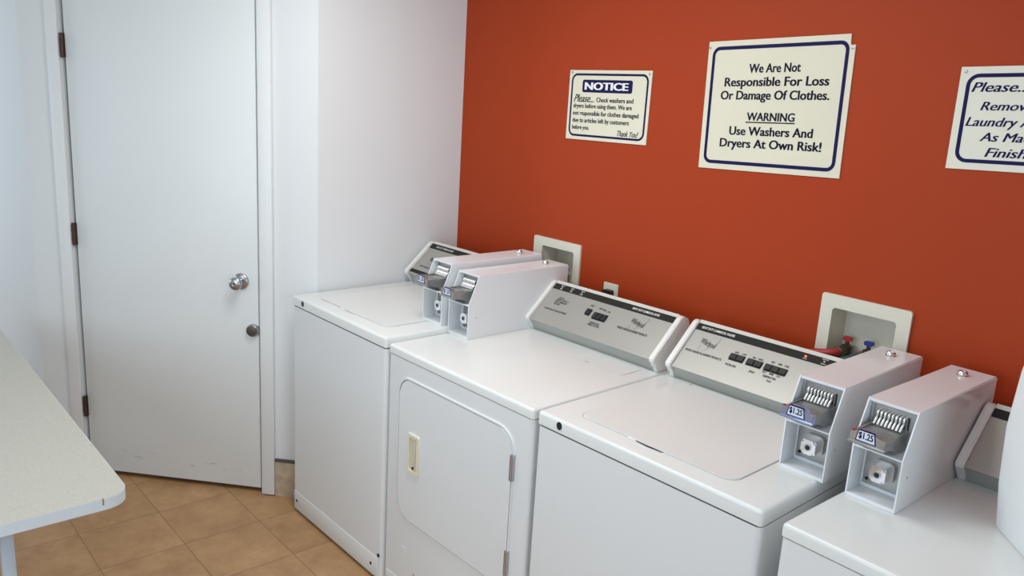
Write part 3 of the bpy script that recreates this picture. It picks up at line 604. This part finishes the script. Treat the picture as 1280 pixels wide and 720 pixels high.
# wall socket with plug
so = thing('wall_socket', 'ivory wall socket plate above the second machine', 'wall socket', (0.943, 0, 1.02))
p = nb(); prism(p, rr(-0.035, 0.035, -0.057, 0.058, 0.003, 2), lam_xz, -0.0005, -0.006)
es = [e for e in p.edges if all(v.co.y < -0.0055 for v in e.verts)]; bmesh.ops.bevel(p, geom=es, offset=0.002, segments=2, affect='EDGES'); link('cover_plate', p, 'boxp', so)
for zz in (0.02, -0.02):
    p = nb(); prism(p, rr(-0.017, 0.017, zz - 0.014, zz + 0.014, 0.009, 4), lam_xz, -0.004, -0.0075); link('receptacle', p, 'cream', so)
p = nb(); lathe(p, [(0.003, 0), (0.003, 0.001), (0, 0.0015)], lambda x, y, q: (x, -0.006 - q, y), 10); link('screw', p, 'steel', so)
pg = nb(); prism(pg, rr(0.925, 0.963, 1.028, 1.056, 0.006, 3), lam_xz, -0.008, -0.034)
es = [e for e in pg.edges if all(v.co.y < -0.033 for v in e.verts)]; bmesh.ops.bevel(pg, geom=es, offset=0.005, segments=2, affect='EDGES')
tube(pg, [(0.944, -0.030, 1.042), (0.930, -0.042, 1.042), (0.912, -0.046, 1.036), (0.90, -0.047, 1.0), (0.90, -0.047, 0.88)], 0.0055, 10)
tag(link('power_plug', pg, 'black', None, 40), 'black power plug and cord in the ivory wall socket', 'plug')

# ------------------------------------------------------------------ signs on the orange wall
def sign(label, corners, body, tfn, scr, board='signw', back=None, th=0.003):
    """corners: top-left, top-right, bottom-right, bottom-left (x, z) on the wall"""
    tl, tr, br, bl = [Vector(c) for c in corners]
    t = thing('wall_sign', label, 'sign', (tl.x, 0, bl.y))
    def S(u, v, q=0.0):
        p = (bl * (1 - u) + br * u) * (1 - v) + (tl * (1 - u) + tr * u) * v
        return (p.x - tl.x, -(0.0008 + th + q), p.y - bl.y)
    if back:
        bk = nb(); prism(bk, back, lambda u, v, q: S(u, v, q), -th, -0.0012); b_o = link('backing_board', bk, 'signw2', t); b_o['label'] = 'second board showing behind at the right edge'
    bd = nb(); prism(bd, body, lambda u, v, q: S(u, v, q), -0.001 if back else -th, 0.0); link('board', bd, board, t)
    tfn(t, S)
    for (u, v) in scr:
        s = nb(); sp = S(u, v); lathe(s, [(0.0042, 0), (0.0042, 0.0012), (0.002, 0.002), (0, 0.0021)], lambda x, y, q: (sp[0] + x, sp[1] - q, sp[2] + y), 12); link('screw', s, 'steel', t)
    return t
full = [(0, 0), (1, 0), (1, 1), (0, 1)]
def rrn(u0, u1, v0, v1, r, asp, seg=6):      # rounded outline in sign fractions; asp = width / height
    return [(u0 + (x - u0), v0 + (y - v0 * 1.0)) for x, y in [(a, b) for a, b in [(p[0], p[1] * asp) for p in rr(u0, u1, v0 / asp, v1 / asp, r, seg)]]]
def border(t, S, m, asp, r, wdt):
    b = nb(); ring(b, rrn(m, 1 - m, m * asp, 1 - m * asp, r, asp), rrn(m + wdt, 1 - m - wdt, (m + wdt) * asp, 1 - (m + wdt) * asp, r - wdt, asp), lambda u, v, q: S(u, v, q), -0.001, 0.0004)
    link('border', b, 'navy', t)
def notice(t, S):
    asp = 0.394 / 0.255
    border(t, S, 0.030, asp, 0.07, 0.020)
    b = nb(); prism(b, rrn(0.175, 0.79, 0.685, 0.865, 0.02, asp, 4), S, -0.001, 0.0004); bo = link('banner', b, 'navy', t)
    x = nb(); text_into(x, 'NOTICE', S, 0.205, 0.745, 0.722, 0.828, 0.05, 0, 0.0008); link('banner_lettering', x, 'inkw', bo)
    link('script_lettering', text_into(nb(), 'Please...', S, 0.075, 0.335, 0.545, 0.655, 0.028, 0.45, 0.0005), 'ink2', t)
    for s, u0, u1, v0, v1 in (('Check washers and', 0.365, 0.815, 0.552, 0.617), ('dryers before using them. We are', 0.075, 0.805, 0.440, 0.525), ('not responsible for clothes damaged', 0.075, 0.890, 0.335, 0.420), ('due to articles left by customers', 0.075, 0.785, 0.232, 0.317), ('before you.', 0.075, 0.300, 0.130, 0.212)):
        link('lettering', text_into(nb(), s, S, u0, u1, v0, v1, 0.028, 0, 0.0005), 'ink2', t)
    link('script_lettering', text_into(nb(), 'Thank You!', S, 0.655, 0.905, 0.090, 0.170, 0.028, 0.4, 0.0005), 'ink2', t)
sign('small notice sign with a navy NOTICE banner, leftmost of three on the orange wall', [(0.651, 1.838), (1.045, 1.8405), (1.045, 1.5905), (0.651, 1.586)], full, notice, [(0.03, 0.965), (0.972, 0.955)])
def warning(t, S):
    asp = 0.482 / 0.390
    border(t, S, 0.034, asp, 0.055, 0.022)
    x = nb()
    for s, u0, u1, v0, v1 in (('We Are Not', 0.318, 0.676, 0.750, 0.818), ('Responsible For Loss', 0.146, 0.868, 0.628, 0.718), ('Or Damage Of Clothes.', 0.125, 0.880, 0.527, 0.617), ('WARNING', 0.336, 0.672, 0.388, 0.452), ('Use Washers And', 0.216, 0.803, 0.275, 0.343), ('Dryers At Own Risk!', 0.152, 0.868, 0.158, 0.248)):
        link('lettering', text_into(nb(), s, S, u0, u1, v0, v1, 0.03, 0, 0.0005), 'ink2', t)
    prism(x, [(0.331, 0.372), (0.676, 0.372), (0.676, 0.381), (0.331, 0.381)], S, -0.0005, 0.0005)
    link('underline', x, 'ink2', t)
sign('large sign about loss or damage of clothes, middle of three on the orange wall', [(1.265, 1.932), (1.748, 1.949), (1.757, 1.554), (1.274, 1.538)], [(0, 0), (1.0, 0.0), (0.999, 0.925), (0.972, 0.925), (0.968, 0.94), (0.966, 1), (0, 1)], warning, [(0.012, 0.955), (0.985, 0.905)])
def please(t, S):
    asp = 0.470 / 0.253
    border(t, S, 0.036, asp, 0.06, 0.020)
    x = nb()
    for s, u0, u1, v0, v1 in (('Please...', 0.066, 0.338, 0.757, 0.850), ('Remove', 0.124, 0.374, 0.580, 0.663), ('Laundry As Soon', 0.064, 0.580, 0.398, 0.515), ('As Machine', 0.145, 0.520, 0.282, 0.368), ('Finishes.', 0.182, 0.468, 0.132, 0.221)):
        link('lettering', text_into(nb(), s, S, u0, u1, v0, v1, 0.030, 0.28, 0.0005), 'navy', t)
sign('laundry sign in slanted navy letters starting Please, cut off at the right edge', [(2.033, 1.863), (2.505, 1.879), (2.510, 1.628), (2.036, 1.612)], full, please, [(0.025, 0.955), (0.975, 0.955)], board='signw2')

# ------------------------------------------------------------------ folding table at the left
tb = thing('folding_table', 'pale laminate-topped table with rounded corners at the left edge of the photo', 'table', (0.05, -2.05, 0))
tx0, tx1, ty0, ty1, tz = -0.90, 0.905, -0.39, 0.349, 0.74
top = nb(); prism(top, rr(tx0, tx1, ty0, ty1, 0.055, 8), lam_xy, tz - 0.026, tz); link('tabletop', top, 'lam', tb)
ed = nb(); ring(ed, rr(tx0 - 0.0012, tx1 + 0.0012, ty0 - 0.0012, ty1 + 0.0012, 0.0562, 8), rr(tx0 + 0.0002, tx1 - 0.0002, ty0 + 0.0002, ty1 - 0.0002, 0.0548, 8), lam_xy, tz - 0.029, tz - 0.001)
link('edge_band', ed, 'edge', tb)
ch = nb(); box(ch, tx1 - 0.004, tx1 + 0.0018, ty1 - 0.064, ty1 - 0.0605, tz - 0.016, tz + 0.0003); link('edge_chip', ch, 'wood', tb)
for lx in (tx0 + 0.06, tx1 - 0.06):
    for ly in (ty0 + 0.12, ty1 - 0.255):
        l = nb(); box(l, lx - 0.014, lx + 0.014, ly - 0.014, ly + 0.014, 0.012, tz - 0.03, 0.004)
        lo = link('leg', l, 'leg', tb)
        l = nb(); lathe(l, [(0.018, 0), (0.018, 0.010), (0.012, 0.014)], lambda x, y, q: (lx + x, ly + y, q), 14); link('foot_cap', l, 'black', lo)
    l = nb(); box(l, lx - 0.012, lx + 0.012, ty0 + 0.134, ty1 - 0.269, tz - 0.075, tz - 0.031, 0.003); link('rail', l, 'leg', tb)

# ------------------------------------------------------------------ white container on the right-hand machine
rt = -0.0098
cxn, cyn = 2.4085, -0.4069
ang = math.radians(-48) + rt
ub = Vector((math.cos(ang), math.sin(ang), 0)); vb = Vector((-ub.y, ub.x, 0))
wx, wy, hh = 0.26, 0.24, 0.52
org = Vector((cxn, cyn, 0.9072))
ct = thing('plastic_container', 'tall white container on the farthest right machine, cut off by the photo edge', 'container', org + ub * wx / 2 + vb * wy / 2, ang)
rows = [(0.0, -0.004, 0.02), (0.006, 0.0, 0.022), (0.10, 0.010, 0.028), (0.22, 0.016, 0.032), (0.34, 0.012, 0.034), (0.43, 0.004, 0.04), (0.48, -0.012, 0.05), (0.505, -0.045, 0.055), (0.515, -0.075, 0.03)]
b = nb(); R_ = []
for z, g, r in rows: R_.append([b.verts.new((x, y, z)) for x, y in rr(-wx / 2 - g, wx / 2 + g, -wy / 2 - g, wy / 2 + g, r, 5)])
for A, B in zip(R_, R_[1:]):
    n = len(A)
    for i in range(n): b.faces.new((A[i], A[(i + 1) % n], B[(i + 1) % n], B[i]))
b.faces.new(R_[0]); b.faces.new(R_[-1])
link('body', b, 'tub', ct, 60)
b = nb(); lathe(b, [(0.034, 0.513), (0.034, 0.545), (0.031, 0.549), (0, 0.549)], lambda x, y, q: (x, y, q), 28); link('screw_cap', b, 'blue', ct)
